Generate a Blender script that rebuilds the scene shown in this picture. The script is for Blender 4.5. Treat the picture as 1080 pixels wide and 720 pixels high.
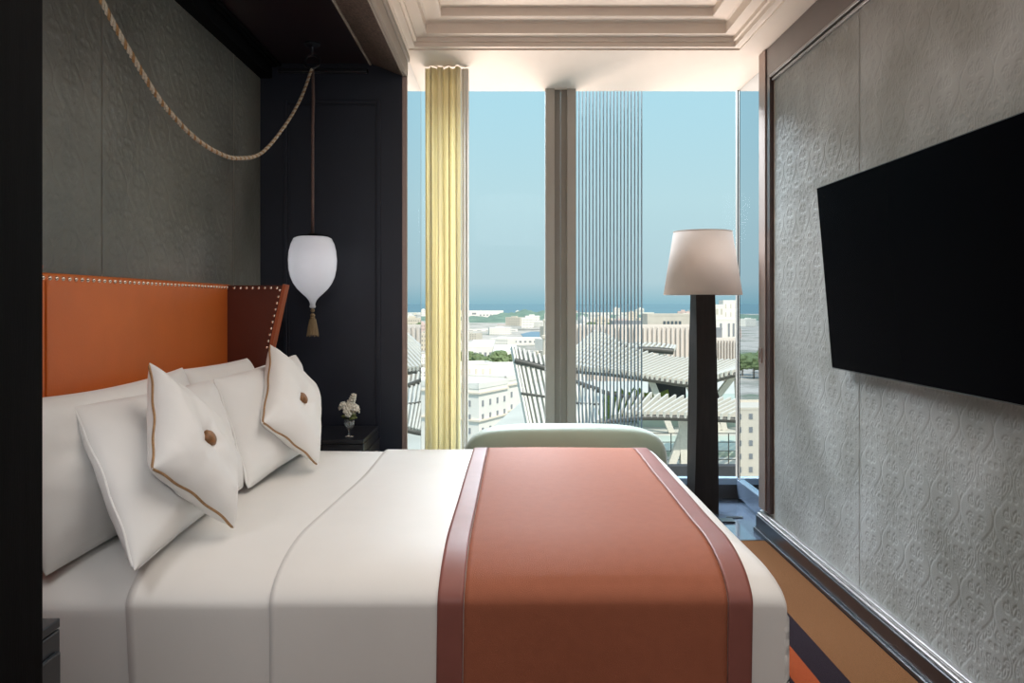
import bpy, bmesh, math, random
import numpy as np
from mathutils import Vector, Matrix, noise
random.seed(11)
for o in list(bpy.data.objects): bpy.data.objects.remove(o)
SC = bpy.context.scene
COL = SC.collection
PI = math.pi
R = math.radians

# ------------------------------------------------------------------ camera
cam_d = bpy.data.cameras.new('camera'); cam = bpy.data.objects.new('camera', cam_d); COL.objects.link(cam)
cam.location = (0, 0, 1.4); cam.rotation_euler = (R(90), 0, 0)
cam_d.sensor_width = 36; cam_d.lens = 28.8
cam_d.shift_x = 5/1080; cam_d.shift_y = -41/1080
cam_d.clip_start = .05; cam_d.clip_end = 30000
SC.camera = cam

# ------------------------------------------------------------------ world, sun, lamps, exposure
def lin(c):
    return tuple(((v/255)/12.92 if v/255 <= .04045 else (((v/255)+.055)/1.055)**2.4) for v in c)
W = bpy.data.worlds.new('sky'); SC.world = W; W.use_nodes = True
wn, wl = W.node_tree.nodes, W.node_tree.links
bgn = wn['Background']
tc = wn.new('ShaderNodeTexCoord'); sp = wn.new('ShaderNodeSeparateXYZ'); rp = wn.new('ShaderNodeValToRGB')
wl.new(tc.outputs['Generated'], sp.inputs[0]); wl.new(sp.outputs['Z'], rp.inputs[0]); wl.new(rp.outputs[0], bgn.inputs[0])
els = rp.color_ramp.elements
els[0].position = 0.0; els[0].color = (*lin((146, 190, 204)), 1)
els[1].position = 1.0; els[1].color = (.55, .85, 1.25, 1)
for p, c in ((.025, lin((179, 209, 217))), (.12, lin((186, 221, 229))), (.25, lin((175, 222, 237))), (.5, (.75, 1.0, 1.2))):
    e = els.new(p); e.color = (*c, 1)
bgn.inputs[1].default_value = 1.0

def lamp(name, kind, loc, rot, energy, color, **kw):
    d = bpy.data.lights.new(name, kind); d.energy = energy; d.color = color
    for k, v in kw.items(): setattr(d, k, v)
    o = bpy.data.objects.new(name, d); COL.objects.link(o); o.location = loc; o.rotation_euler = rot
    return o
def aim(o, target):
    v = Vector(target) - o.location
    o.rotation_euler = v.to_track_quat('-Z', 'Y').to_euler()
sun = lamp('sun', 'SUN', (0, 0, 50), (0, 0, 0), 4.2, (1, .94, .84), angle=R(.8))
aim(sun, (0-.4*10, 10*.75, 50-10*.95))
high_fill = lamp('added_daylight_fill_high', 'AREA', (-2.4, 13.0, 7.9), (0, 0, 0), 6600, (.80, .91, 1.0), shape='RECTANGLE', size=7, size_y=4.4)  # added unseen panel high outside, boosts the daylight on bed and right wall
aim(high_fill, (1.0, 3.4, .8))
low_fill = lamp('added_daylight_fill_low', 'AREA', (.0, 12.5, -4.6), (0, 0, 0), 1550, (1, .83, .73), shape='RECTANGLE', size=7.0, size_y=4.0)  # added unseen panel below sill level, brightens the ceiling
aim(low_fill, (.2, 3.5, 2.9))
tray_fill = lamp('added_tray_fill', 'AREA', (.4, 2.9, 3.06), (0, 0, 0), 25, (1, .95, .89), shape='RECTANGLE', size=1.3, size_y=3.2, spread=R(125))  # added panel hidden up in the tray, fills the bed from above
back_fill = lamp('added_fill_behind', 'AREA', (.2, -1.2, 2.75), (0, 0, 0), 34, (.97, .98, 1), shape='RECTANGLE', size=1.4, size_y=1.0)  # added fill behind the camera for the near side of the bed
aim(back_fill, (.2, 2.6, .6))
near_fill = lamp('added_near_bedside_fill', 'POINT', (-1.12, 1.60, 1.45), (0, 0, 0), 8, (.97, .98, 1), shadow_soft_size=.12)  # added point fill with no lamp around it, lifts the sheet and pillows
SC.view_settings.view_transform = 'Standard'
SC.view_settings.look = 'None'
SC.view_settings.exposure = 0.0
SC.view_settings.gamma = 1.0
SC.view_settings.use_curve_mapping = False

# ------------------------------------------------------------------ materials
def mat(name, color, rough=.5, metal=0, var=0, vscale=8, bump=0, bscale=60, coat=0, sheen=0, color2=None, stretch=None, spec=.5, trans=0):
    m = bpy.data.materials.new(name); m.use_nodes = True
    n, l = m.node_tree.nodes, m.node_tree.links
    b = n['Principled BSDF']
    b.inputs['Base Color'].default_value = (*color, 1)
    b.inputs['Roughness'].default_value = rough; b.inputs['Metallic'].default_value = metal
    b.inputs['Coat Weight'].default_value = coat; b.inputs['Coat Roughness'].default_value = .1
    b.inputs['Sheen Weight'].default_value = sheen
    b.inputs['Specular IOR Level'].default_value = spec
    tcn = n.new('ShaderNodeTexCoord'); src = tcn.outputs['Object']
    if stretch:
        mp = n.new('ShaderNodeMapping'); mp.inputs['Scale'].default_value = stretch
        l.new(src, mp.inputs[0]); src = mp.outputs[0]
    nz = n.new('ShaderNodeTexNoise'); nz.inputs['Scale'].default_value = vscale; nz.inputs['Detail'].default_value = 5
    l.new(src, nz.inputs['Vector'])
    c2 = color2 or tuple(max(0, v*(1-var)) for v in color)
    mx = n.new('ShaderNodeValToRGB')
    mx.color_ramp.elements[0].position = .32; mx.color_ramp.elements[1].position = .68
    mx.color_ramp.elements[0].color = (*c2, 1); mx.color_ramp.elements[1].color = (*color, 1)
    l.new(nz.outputs['Fac'], mx.inputs[0]); l.new(mx.outputs[0], b.inputs['Base Color'])
    if bump:
        nb = n.new('ShaderNodeTexNoise'); nb.inputs['Scale'].default_value = bscale; nb.inputs['Detail'].default_value = 3
        l.new(src, nb.inputs['Vector'])
        bp = n.new('ShaderNodeBump'); bp.inputs['Strength'].default_value = bump; bp.inputs['Distance'].default_value = .004
        l.new(nb.outputs['Fac'], bp.inputs['Height']); l.new(bp.outputs[0], b.inputs['Normal'])
    return m
M = {}
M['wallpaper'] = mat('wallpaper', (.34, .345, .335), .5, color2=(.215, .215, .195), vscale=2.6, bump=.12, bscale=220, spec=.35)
M['wallpaper_left_shaded'] = mat('wallpaper_left_shaded', (.215, .215, .185), .42, var=.42, vscale=2.2, bump=.15, bscale=220, spec=.6)  # same paper as the right wall, its weaker light painted in as darker colour
M['ceiling'] = mat('ceiling_paint', (.88, .765, .66), .6, var=.02)
M['plaster'] = mat('plaster', (.7, .62, .55), .7, var=.03)
M['black'] = mat('black_lacquer', (.010, .011, .016), .28, var=.2, coat=.3)
M['blackwood'] = mat('dark_stained_wood', (.004, .004, .0045), .7, spec=.08, var=.5, vscale=9, stretch=(8, 8, .6), bump=.1)
M['navy'] = mat('dark_navy_paint', (.014, .018, .032), .42, var=.1)
M['canopy'] = mat('canopy_dark_veneer', (.020, .010, .012), .3, var=.3, vscale=3)
M['shagreen'] = mat('brown_textured_leather', (.20, .14, .115), .45, var=.8, vscale=75, bump=.5, bscale=120)
M['bronze'] = mat('bronze_metal', (.42, .32, .28), .5, 1, var=.05)
M['darkbronze'] = mat('dark_brown_frame', (.060, .036, .032), .35, var=.15, coat=.3)
M['taupe'] = mat('taupe_paint', (.36, .31, .26), .5, var=.04)
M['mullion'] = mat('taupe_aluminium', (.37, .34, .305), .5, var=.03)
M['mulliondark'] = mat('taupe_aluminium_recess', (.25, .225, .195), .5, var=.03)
M['silver'] = mat('silver_moulding', (.33, .31, .30), .35, .8, var=.1)
M['stone'] = mat('polished_blue_grey_stone', (.11, .145, .20), .10, var=.3, vscale=3, spec=.9, coat=.6)
M['sillmetal'] = mat('sill_grey_stone', (.25, .33, .42), .25, var=.1)
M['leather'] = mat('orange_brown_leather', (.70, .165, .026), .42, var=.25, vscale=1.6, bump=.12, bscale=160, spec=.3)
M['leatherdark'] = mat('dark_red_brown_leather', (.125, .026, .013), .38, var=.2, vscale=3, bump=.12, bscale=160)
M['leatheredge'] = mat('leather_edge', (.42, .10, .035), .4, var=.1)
M['nail'] = mat('brass_nail', (.85, .72, .6), .25, 1)
M['sheet'] = mat('white_cotton_sheet', (.80, .78, .75), .75, var=.02, sheen=.2)
M['duvet'] = mat('white_satin_duvet', (.82, .79, .75), .48, var=.02, sheen=.25, bump=.05, bscale=300)
M['pillow'] = mat('white_cotton_pillow', (.83, .82, .80), .75, var=.02, sheen=.2, bump=.15, bscale=30)
M['cushion'] = mat('ivory_satin_cushion', (.84, .825, .80), .5, var=.02, sheen=.2, bump=.25, bscale=24)
M['gold'] = mat('gold_brown_piping', (.42, .24, .11), .5, var=.3, vscale=90)
M['button'] = mat('gold_brown_button', (.34, .15, .05), .45, var=.5, vscale=60, bump=.3)
M['runner'] = mat('terracotta_wool', (.36, .118, .064), .62, var=.07, vscale=30, bump=.35, bscale=500, spec=.15)
M['runnerborder'] = mat('rust_brown_satin', (.28, .100, .080), .45, var=.1, vscale=14, spec=.3)
M['glassvase'] = mat('clear_glass', (.9, .93, .95), .03, var=0); M['glassvase'].node_tree.nodes['Principled BSDF'].inputs['Transmission Weight'].default_value = .9
M['petal'] = mat('white_petal', (.78, .76, .66), .6, var=.1)
M['green'] = mat('green_stem', (.16, .2, .06), .6, var=.3)
M['opal'] = mat('opal_glass', (.85, .85, .88), .16, var=.03, coat=.6); 
M['cord'] = mat('brown_braided_cord', (.20, .125, .105), .7, var=.5, vscale=220)
M['rope_light'] = mat('straw_rope_strand', (.60, .52, .40), .7, var=.35, vscale=160, bump=.4, bscale=300)
M['rope_dark'] = mat('amber_rope_strand', (.42, .23, .09), .7, var=.45, vscale=160, bump=.4, bscale=300)
M['tassel'] = mat('antique_gold_tassel', (.32, .23, .12), .6, var=.4, vscale=120, stretch=(1, 1, .1))
M['shade'] = mat('taupe_lamp_fabric', (.70, .61, .55), .8, var=.03, spec=.1, bump=.1, bscale=400)
M['lampwood'] = mat('dark_brown_lamp_wood', (.018, .013, .011), .5, spec=.15, var=.4, vscale=10, stretch=(5, 5, .5))
M['screen'] = mat('tv_glass', (.0015, .0015, .0025), .25, spec=.004)
M['tvbody'] = mat('tv_dark_grey_body', (.05, .055, .065), .35, .3)
M['settee'] = mat('pale_green_velvet', (.30, .37, .28), .6, var=.05, sheen=.6)
M['curtain'] = mat('pale_yellow_silk', (.90, .84, .62), .6, var=.14, vscale=5, stretch=(6, 6, .2), sheen=.2)
M['sheer'] = mat('grey_white_linen', (.82, .80, .76), .7, var=.06)
M['rod'] = mat('grey_metal_rod', (.19, .25, .29), .6)
M['white_ext'] = mat('white_render', (.80, .76, .68), .8, var=.06, vscale=.3)
M['white_ext2'] = mat('cream_render', (.78, .68, .55), .8, var=.08, vscale=.3)
M['white_ext3'] = mat('pale_stone_render', (.66, .59, .52), .8, var=.06, vscale=.3)
M['pink_ext'] = mat('pinkish_render', (.66, .50, .43), .8, var=.1, vscale=.2)
M['grey_ext'] = mat('grey_cladding', (.26, .27, .28), .7, var=.1, vscale=.2)
M['sand_ext'] = mat('sandy_render', (.60, .55, .46), .8, var=.12, vscale=.2)
M['win_dark'] = mat('dark_window_pane', (.10, .12, .13), .25)
M['slat'] = mat('pale_grey_slat', (.62, .59, .51), .6, var=.1)
M['beam'] = mat('dark_steel_beam', (.08, .075, .062), .5, var=.1)
M['leaf_ext'] = mat('tree_foliage', (.19, .25, .11), .8, var=.5, vscale=1.5)
M['leaf_bright'] = mat('hedge_foliage', (.26, .33, .05), .8, var=.6, vscale=2)
M['trunk'] = mat('tree_trunk', (.12, .09, .06), .9)
M['terrace'] = mat('terrace_pale_paving', (.62, .61, .53), .5, var=.2, vscale=.12)
M['poolroof'] = mat('pale_green_roof', (.52, .60, .50), .5, var=.2, vscale=.3)
M['parapet'] = mat('dark_grey_parapet', (.042, .042, .045), .6, var=.3, vscale=1)
M['hill'] = mat('wooded_ridge', (.20, .28, .20), .9, var=.4, vscale=.03, color2=(.12, .19, .14))

def translucent(m, amt):
    n, l = m.node_tree.nodes, m.node_tree.links
    out = n['Material Output']; b = n['Principled BSDF']; t = n.new('ShaderNodeBsdfTranslucent'); mx = n.new('ShaderNodeMixShader'); mx.inputs[0].default_value = amt
    l.new(b.inputs['Base Color'].links[0].from_socket, t.inputs[0]); l.new(b.outputs[0], mx.inputs[1]); l.new(t.outputs[0], mx.inputs[2]); l.new(mx.outputs[0], out.inputs[0])
translucent(M['curtain'], .55); translucent(M['sheer'], .5); translucent(M['shade'], .4); translucent(M['opal'], .5)
def town(name, wall):
    m = mat(name, wall, .8, var=.08, vscale=3); n, l = m.node_tree.nodes, m.node_tree.links
    t = n.new('ShaderNodeTexCoord'); s = n.new('ShaderNodeSeparateXYZ'); l.new(t.outputs['Object'], s.inputs[0])
    def cell(sock, k, w):
        a = n.new('ShaderNodeMath'); a.operation = 'MULTIPLY'; a.inputs[1].default_value = k; l.new(sock, a.inputs[0])
        f = n.new('ShaderNodeMath'); f.operation = 'FRACT'; l.new(a.outputs[0], f.inputs[0])
        c = n.new('ShaderNodeMath'); c.operation = 'LESS_THAN'; c.inputs[1].default_value = w; l.new(f.outputs[0], c.inputs[0]); return c.outputs[0]
    def mul(a, b):
        q = n.new('ShaderNodeMath'); q.operation = 'MULTIPLY'; l.new(a, q.inputs[0]); l.new(b, q.inputs[1]); return q.outputs[0]
    w = mul(cell(s.outputs['X'], 9, .4), cell(s.outputs['Z'], 4, .45))
    lt = n.new('ShaderNodeMath'); lt.operation = 'LESS_THAN'; lt.inputs[1].default_value = .97; l.new(s.outputs['Z'], lt.inputs[0]); w = mul(w, lt.outputs[0])
    mx = n.new('ShaderNodeMix'); mx.data_type = 'RGBA'; l.new(w, mx.inputs[0]); l.new(n['Principled BSDF'].inputs['Base Color'].links[0].from_socket, mx.inputs[6]); mx.inputs[7].default_value = (wall[0]*.42, wall[1]*.44, wall[2]*.48, 1)
    l.new(mx.outputs[2], n['Principled BSDF'].inputs['Base Color']); return m
for k_, c_ in (('town_white', (.80, .76, .68)), ('town_cream', (.74, .64, .50)), ('town_sandy', (.58, .53, .44)), ('town_pinkish', (.62, .48, .42))): M[k_] = town(k_, c_)
def glassmat():
    m = bpy.data.materials.new('window_glass'); m.use_nodes = True
    n, l = m.node_tree.nodes, m.node_tree.links; n.clear()
    out = n.new('ShaderNodeOutputMaterial'); mx = n.new('ShaderNodeMixShader'); t = n.new('ShaderNodeBsdfTransparent'); g = n.new('ShaderNodeBsdfGlossy')
    g.inputs['Roughness'].default_value = .0; t.inputs[0].default_value = (1, 1, 1, 1); mx.inputs[0].default_value = .0015
    l.new(t.outputs[0], mx.inputs[1]); l.new(g.outputs[0], mx.inputs[2]); l.new(mx.outputs[0], out.inputs[0])
    return m
M['pane'] = glassmat()
def mirror():
    m = bpy.data.materials.new('polished_glass_panel'); m.use_nodes = True
    b = m.node_tree.nodes['Principled BSDF']; b.inputs['Base Color'].default_value = (.64, .70, .75, 1); b.inputs['Metallic'].default_value = 1; b.inputs['Roughness'].default_value = .015
    return m
M['mirror'] = mirror()
def carpetmat():
    m = mat('striped_wool_carpet', (.3, .15, .06), .95, spec=.1)
    n, l = m.node_tree.nodes, m.node_tree.links; b = n['Principled BSDF']
    t = n.new('ShaderNodeTexCoord'); s = n.new('ShaderNodeSeparateXYZ'); l.new(t.outputs['Object'], s.inputs[0])
    ma = n.new('ShaderNodeMath'); ma.operation = 'DIVIDE'; ma.inputs[1].default_value = 1.6; l.new(s.outputs['X'], ma.inputs[0])
    r = n.new('ShaderNodeValToRGB'); r.color_ramp.interpolation = 'CONSTANT'; l.new(ma.outputs[0], r.inputs[0])
    gold, purple, orange = (.155, .066, .024, 1), (.012, .005, .009, 1), (.27, .050, .012, 1)
    e = r.color_ramp.elements; e[0].position = 0; e[0].color = gold; e[1].position = .40; e[1].color = purple
    for p, c in ((.56, gold), (.60, purple), (.655, orange), (.7125, purple), (.784, gold)): x = e.new(p); x.color = c
    nz = n.new('ShaderNodeTexNoise'); nz.inputs['Scale'].default_value = 260; l.new(t.outputs['Object'], nz.inputs[0])
    mx = n.new('ShaderNodeMix'); mx.data_type = 'RGBA'; mx.blend_type = 'MULTIPLY'; mx.inputs[0].default_value = .55
    rr = n.new('ShaderNodeValToRGB'); rr.color_ramp.elements[0].color = (.45, .45, .45, 1); rr.color_ramp.elements[0].position = .3; rr.color_ramp.elements[1].position = .6
    l.new(nz.outputs[0], rr.inputs[0]); l.new(r.outputs[0], mx.inputs[6]); l.new(rr.outputs[0], mx.inputs[7]); l.new(mx.outputs[2], b.inputs['Base Color'])
    bp = n.new('ShaderNodeBump'); bp.inputs['Strength'].default_value = .6; bp.inputs['Distance'].default_value = .006; l.new(nz.outputs[0], bp.inputs['Height']); l.new(bp.outputs[0], b.inputs['Normal'])
    return m
M['carpet'] = carpetmat()
def rampnoise(name, cols, scale, rough=.9):
    m = mat(name, cols[0][1], rough); n, l = m.node_tree.nodes, m.node_tree.links
    t = n.new('ShaderNodeTexCoord'); v = n.new('ShaderNodeTexNoise'); v.inputs['Scale'].default_value = scale; v.inputs['Detail'].default_value = 8; v.inputs['Roughness'].default_value = .7
    l.new(t.outputs['Object'], v.inputs[0]); r = n.new('ShaderNodeValToRGB'); l.new(v.outputs[0], r.inputs[0])
    e = r.color_ramp.elements; e[0].position = cols[0][0]; e[0].color = (*cols[0][1], 1); e[1].position = cols[-1][0]; e[1].color = (*cols[-1][1], 1)
    for p, c in cols[1:-1]: x = e.new(p); x.color = (*c, 1)
    l.new(r.outputs[0], n['Principled BSDF'].inputs['Base Color']); return m
M['land'] = rampnoise('city_ground', [(.36, (.16, .20, .13)), (.45, (.36, .33, .28)), (.55, (.55, .50, .43)), (.68, (.34, .32, .30))], .02)
M['sea'] = mat('sea_water', (.125, .23, .26), .8, var=.08, vscale=.001, spec=.4)
M['lagoon'] = mat('harbour_water', (.16, .26, .32), .5, var=.1, vscale=.01)

# ------------------------------------------------------------------ mesh helpers
class MB:
    def __init__(s): s.bm = bmesh.new()
    def box(s, a, b, bevel=0, mtx=None, seg=2):
        bm = bmesh.new(); bmesh.ops.create_cube(bm, size=1)
        for v in bm.verts: v.co = Vector([(a[i]+b[i])/2 + v.co[i]*(b[i]-a[i]) for i in range(3)])
        if bevel: bmesh.ops.bevel(bm, geom=bm.edges[:], offset=bevel, segments=seg, affect='EDGES', profile=.5)
        s._merge(bm, mtx); return s
    def bar(s, p, q, w, h, up=(0, 0, 1), bevel=0):
        p, q = Vector(p), Vector(q); d = q-p; L = d.length; d.normalize()
        x = d.cross(Vector(up));
        if x.length < 1e-5: x = Vector((1, 0, 0))
        x.normalize(); y = x.cross(d)
        m = Matrix(((x.x, d.x, y.x, p.x), (x.y, d.y, y.y, p.y), (x.z, d.z, y.z, p.z), (0, 0, 0, 1)))
        return s.box((-w/2, 0, -h/2), (w/2, L, h/2), bevel, m)
    def lathe(s, prof, c=(0, 0, 0), n=32, mtx=None):
        bm = bmesh.new(); rings = []
        for r, z in prof:
            if r < 1e-6: rings.append([bm.verts.new((0, 0, z))])
            else: rings.append([bm.verts.new((r*math.cos(2*PI*i/n), r*math.sin(2*PI*i/n), z)) for i in range(n)])
        for A, B in zip(rings, rings[1:]):
            for i in range(n):
                j = (i+1) % n
                if len(A) == 1 and len(B) == 1: continue
                if len(A) == 1: bm.faces.new((A[0], B[i], B[j]))
                elif len(B) == 1: bm.faces.new((A[i], B[0], A[j]))
                else: bm.faces.new((A[i], B[i], B[j], A[j]))
        bmesh.ops.recalc_face_normals(bm, faces=bm.faces[:])
        s._merge(bm, Matrix.Translation(c) @ (mtx or Matrix())); return s
    def tube(s, pts, r, n=10, closed=False):
        pts = [Vector(p) for p in pts]; bm = bmesh.new(); rings = []; N = len(pts)
        rr = r if hasattr(r, '__len__') else [r]*N
        t0 = (pts[1]-pts[0]).normalized(); u = t0.orthogonal().normalized()
        for i, p in enumerate(pts):
            if closed: t = (pts[(i+1) % N]-pts[i-1]).normalized()
            else: t = (pts[min(i+1, N-1)]-pts[max(i-1, 0)]).normalized()
            u = (u - t*u.dot(t)).normalized(); v = t.cross(u)
            rings.append([bm.verts.new(p+(u*math.cos(2*PI*k/n)+v*math.sin(2*PI*k/n))*rr[i]) for k in range(n)])
        pairs = list(zip(rings, rings[1:])) + ([(rings[-1], rings[0])] if closed else [])
        for A, B in pairs:
            for k in range(n): bm.faces.new((A[k], A[(k+1) % n], B[(k+1) % n], B[k]))
        if not closed: bm.faces.new(rings[0][::-1]); bm.faces.new(rings[-1])
        bmesh.ops.recalc_face_normals(bm, faces=bm.faces[:])
        s._merge(bm); return s
    def ball(s, c, r, sub=2, jit=0, scale=(1, 1, 1), seed=0):
        bm = bmesh.new(); bmesh.ops.create_icosphere(bm, subdivisions=sub, radius=1)
        for v in bm.verts:
            k = 1 + jit*noise.noise(v.co*2.3+Vector((seed, seed*.7, 0)))
            v.co = Vector((c[0]+v.co.x*r*scale[0]*k, c[1]+v.co.y*r*scale[1]*k, c[2]+v.co.z*r*scale[2]*k))
        s._merge(bm); return s
    def raw(s, verts, faces):
        vs = [s.bm.verts.new(v) for v in verts]
        for f in faces:
            try: s.bm.faces.new([vs[i] for i in f])
            except ValueError: pass
        return s
    def prism(s, poly, axis, a, b):   # poly in the two other axes, extruded along axis a..b
        n = len(poly); vs = []
        for t in (a, b):
            for p in poly:
                c = [0, 0, 0]; o = [i for i in range(3) if i != axis]; c[axis] = t; c[o[0]] = p[0]; c[o[1]] = p[1]; vs.append(tuple(c))
        fs = [tuple(range(n))[::-1], tuple(range(n, 2*n))] + [(i, (i+1) % n, n+(i+1) % n, n+i) for i in range(n)]
        bm = bmesh.new(); v = [bm.verts.new(c) for c in vs]
        for f in fs: bm.faces.new([v[i] for i in f])
        bmesh.ops.recalc_face_normals(bm, faces=bm.faces[:]); s._merge(bm); return s
    def _merge(s, bm, mtx=None):
        if mtx is not None: bmesh.ops.transform(bm, matrix=mtx, verts=bm.verts[:])
        me = bpy.data.meshes.new('tmp'); bm.to_mesh(me); bm.free(); s.bm.from_mesh(me); bpy.data.meshes.remove(me)
    def build(s, name, m, parent=None, smooth=False, origin=None):
        me = bpy.data.meshes.new(name)
        off = Vector((0, 0, 0))
        if parent is not None: off = -wloc(parent)
        elif origin is not None: off = -Vector(origin)
        if off.length > 0: bmesh.ops.translate(s.bm, vec=off, verts=s.bm.verts[:])
        s.bm.to_mesh(me); s.bm.free()
        me.materials.append(M[m] if isinstance(m, str) else m)
        if smooth:
            for p in me.polygons: p.use_smooth = True
            if smooth != 'all':
                try: me.set_sharp_from_angle(angle=R(35))
                except Exception: pass
        o = bpy.data.objects.new(name, me); COL.objects.link(o)
        if parent is not None: o.parent = parent
        elif origin is not None: o.location = origin
        return o
def wloc(o):
    v = Vector((0, 0, 0))
    while o is not None: v += o.location; o = o.parent
    return v
def tag(o, label=None, cat=None, group=None, kind=None):
    for k, v in (('label', label), ('category', cat), ('group', group), ('kind', kind)):
        if v: o[k] = v
    return o
def thing(name, loc, label, cat, group=None):
    o = bpy.data.objects.new(name, None); COL.objects.link(o); o.location = loc; o.empty_display_size = .1
    return tag(o, label, cat, group)
def struct(name, mb, m, **kw):
    o = mb.build(name, m, **kw); o['kind'] = 'structure'; return o
def copy_tree(o, parent=None):
    c = o.copy(); COL.objects.link(c); c.parent = parent
    for ch in list(o.children): copy_tree(ch, c)
    return c
def at(px, py, D):      # the point seen at a pixel of the photo, D metres in front of the lens
    return Vector(((px-535)*D/864, D, 1.4-(py-319)*D/864))

# ================================================================== ROOM SHELL
CZ = 2.914
struct('floor', MB().box((-1.9, -2.2, -.2), (2.0, 5.97, 0)), 'stone')
tag(MB().box((-1.5, -2.0, 0), (1.505, 4.78, .012), .003).build('carpet', 'carpet'), 'gold brown wool carpet with purple and orange stripes along the bed', 'carpet')
struct('trim_threshold', MB().box((-.64, 4.78, 0), (1.505, 4.80, .014), .002), 'black')
# walls
struct('wall_right', MB().box((1.575, -2.2, 0), (1.95, 5.02, CZ+.1)), 'plaster')
struct('wall_left', MB().box((-1.9, -2.2, 0), (-1.515, 5.3, CZ+.1)), 'plaster')
struct('wall_back', MB().box((-1.9, -2.4, 0), (1.95, -2.2, CZ+.1)), 'plaster')
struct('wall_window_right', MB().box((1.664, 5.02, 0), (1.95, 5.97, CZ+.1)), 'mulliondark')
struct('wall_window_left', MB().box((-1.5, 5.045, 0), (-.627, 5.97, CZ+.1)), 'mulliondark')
# glossy side reveals of the window bay
struct('trim_reveal_right', MB().box((1.652, 5.0205, .15), (1.663, 5.83, CZ-.002)).box((1.64, 5.0205, 0), (1.663, 5.83, .03)), 'mirror')
struct('trim_plinth_right', MB().box((1.625, 5.03, .03), (1.663, 5.80, .15), .004), 'stone')
struct('trim_reveal_left', MB().box((-.626, 5.045, .0), (-.615, 5.83, CZ-.002)), 'mirror')
# ceiling with the stepped tray
TX0, TX1, TY0, TY1 = -.59, 1.394, -1.4, 4.92
prof = [(0, 0), (0, .008), (.010, .010), (.038, .010), (.038, .036), (.053, .038), (.053, .062), (.115, .064), (.115, .120), (.128, .126), (.2, .130), (.211, .134), (.211, .180)]
mb = MB()
X0, X1, Y0, Y1 = -1.55, 1.70, -2.2, 5.872
mb.raw([(X0, Y0, CZ), (X1, Y0, CZ), (X1, Y1, CZ), (X0, Y1, CZ), (TX0, TY0, CZ), (TX1, TY0, CZ), (TX1, TY1, CZ), (TX0, TY1, CZ)],
       [(0, 1, 5, 4), (1, 2, 6, 5), (2, 3, 7, 6), (3, 0, 4, 7)])
loops = [[(TX0+i, TY0+i, CZ+z), (TX1-i, TY0+i, CZ+z), (TX1-i, TY1-i, CZ+z), (TX0+i, TY1-i, CZ+z)] for i, z in prof]
for A, B in zip(loops, loops[1:]):
    mb.raw(A+B, [(k, (k+1) % 4, 4+(k+1) % 4, 4+k) for k in range(4)])
mb.raw(loops[-1], [(0, 1, 2, 3)])
struct('ceiling', mb, 'ceiling')
struct('ceiling_slab', MB().box((-1.9, -2.4, CZ+.2), (1.95, 5.90, CZ+.4)).box((-1.9, 5.0, CZ+.004), (1.95, 5.872, CZ+.2)).box((1.42, -2.4, CZ+.004), (1.95, 5.0, CZ+.2)).box((-1.9, -2.4, CZ+.004), (-.62, 5.0, CZ+.2)), 'plaster')

# embossed wallpaper ------------------------------------------------
def pattern_tile(res, tw=.30, th=.44, sc=.66):
    res = res/sc; hw = tw/2
    curves = []
    def spiral(cx, cy, r0, turns, a0, sgn):
        return [(cx+r0*(1-.82*k/60)*math.cos(a0+sgn*turns*2*PI*k/60), cy+r0*(1-.82*k/60)*math.sin(a0+sgn*turns*2*PI*k/60)) for k in range(61)]
    # ogee lattice
    curves.append([(hw*.5*(1-math.cos(2*PI*t/80)), th*t/80) for t in range(81)])
    curves.append([(hw*.5*(1-math.cos(2*PI*t/80))*.86+.0, th*t/80) for t in range(8, 73)])
    for cx, cy, r0, tn, a0, sg in ((.042, .10, .030, 1.6, 1.2, 1), (.105, .055, .026, 1.5, -.6, -1), (.045, .33, .030, 1.6, -1.2, -1), (.108, .385, .026, 1.5, .6, 1),
                                   (.040, .20, .022, 1.3, 2.4, 1), (.112, .225, .024, 1.5, 3.0, -1), (.020, .265, .016, 1.2, 0, 1), (.128, .14, .017, 1.2, 2, 1), (.125, .305, .017, 1.2, -2, -1)):
        curves.append(spiral(cx, cy, r0, tn, a0, sg))
    def leaf(x, y, L, w, a):
        for s in (1, -1):
            curves.append([(x+L*t*math.cos(a)-s*w*math.sin(PI*t)*math.sin(a), y+L*t*math.sin(a)+s*w*math.sin(PI*t)*math.cos(a)) for t in [k/24 for k in range(25)]])
    for a in (90, 62, 34, 118): leaf(0, .13, .075, .012, R(a))
    for a in (-90, -60, -32): leaf(0, .125, .055, .010, R(a))
    for a in (90, 55, 125, -90, -50, -130): leaf(hw, .335, .05, .010, R(a))
    leaf(0, .345, .07, .012, R(90)); leaf(hw, .02, .075, .013, R(115)); leaf(.075, .15, .06, .011, R(70)); leaf(.08, .27, .055, .011, R(110)); leaf(.07, .41, .05, .009, R(20))
    nx, ny = int(round(hw/res)), int(round(th/res))
    xs = (np.arange(nx)+.5)*res; ys = (np.arange(ny)+.5)*res
    P = np.array([p for c in curves for p in c])
    P = np.concatenate([P, P+[0, th], P-[0, th]]); P = np.concatenate([P, P*[-1, 1], P*[-1, 1]+[2*hw, 0]])
    D = np.full((nx, ny), 9.0)
    XX, YY = np.meshgrid(xs, ys, indexing='ij')
    for p in P:
        if -.03 < p[0] < hw+.03 and -.03 < p[1] < th+.03:
            D = np.minimum(D, (XX-p[0])**2+(YY-p[1])**2)
    D = np.sqrt(D)
    H = np.minimum(1, (D/.011))**.8
    H = np.concatenate([H, H[::-1]], axis=0)
    return H
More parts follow.
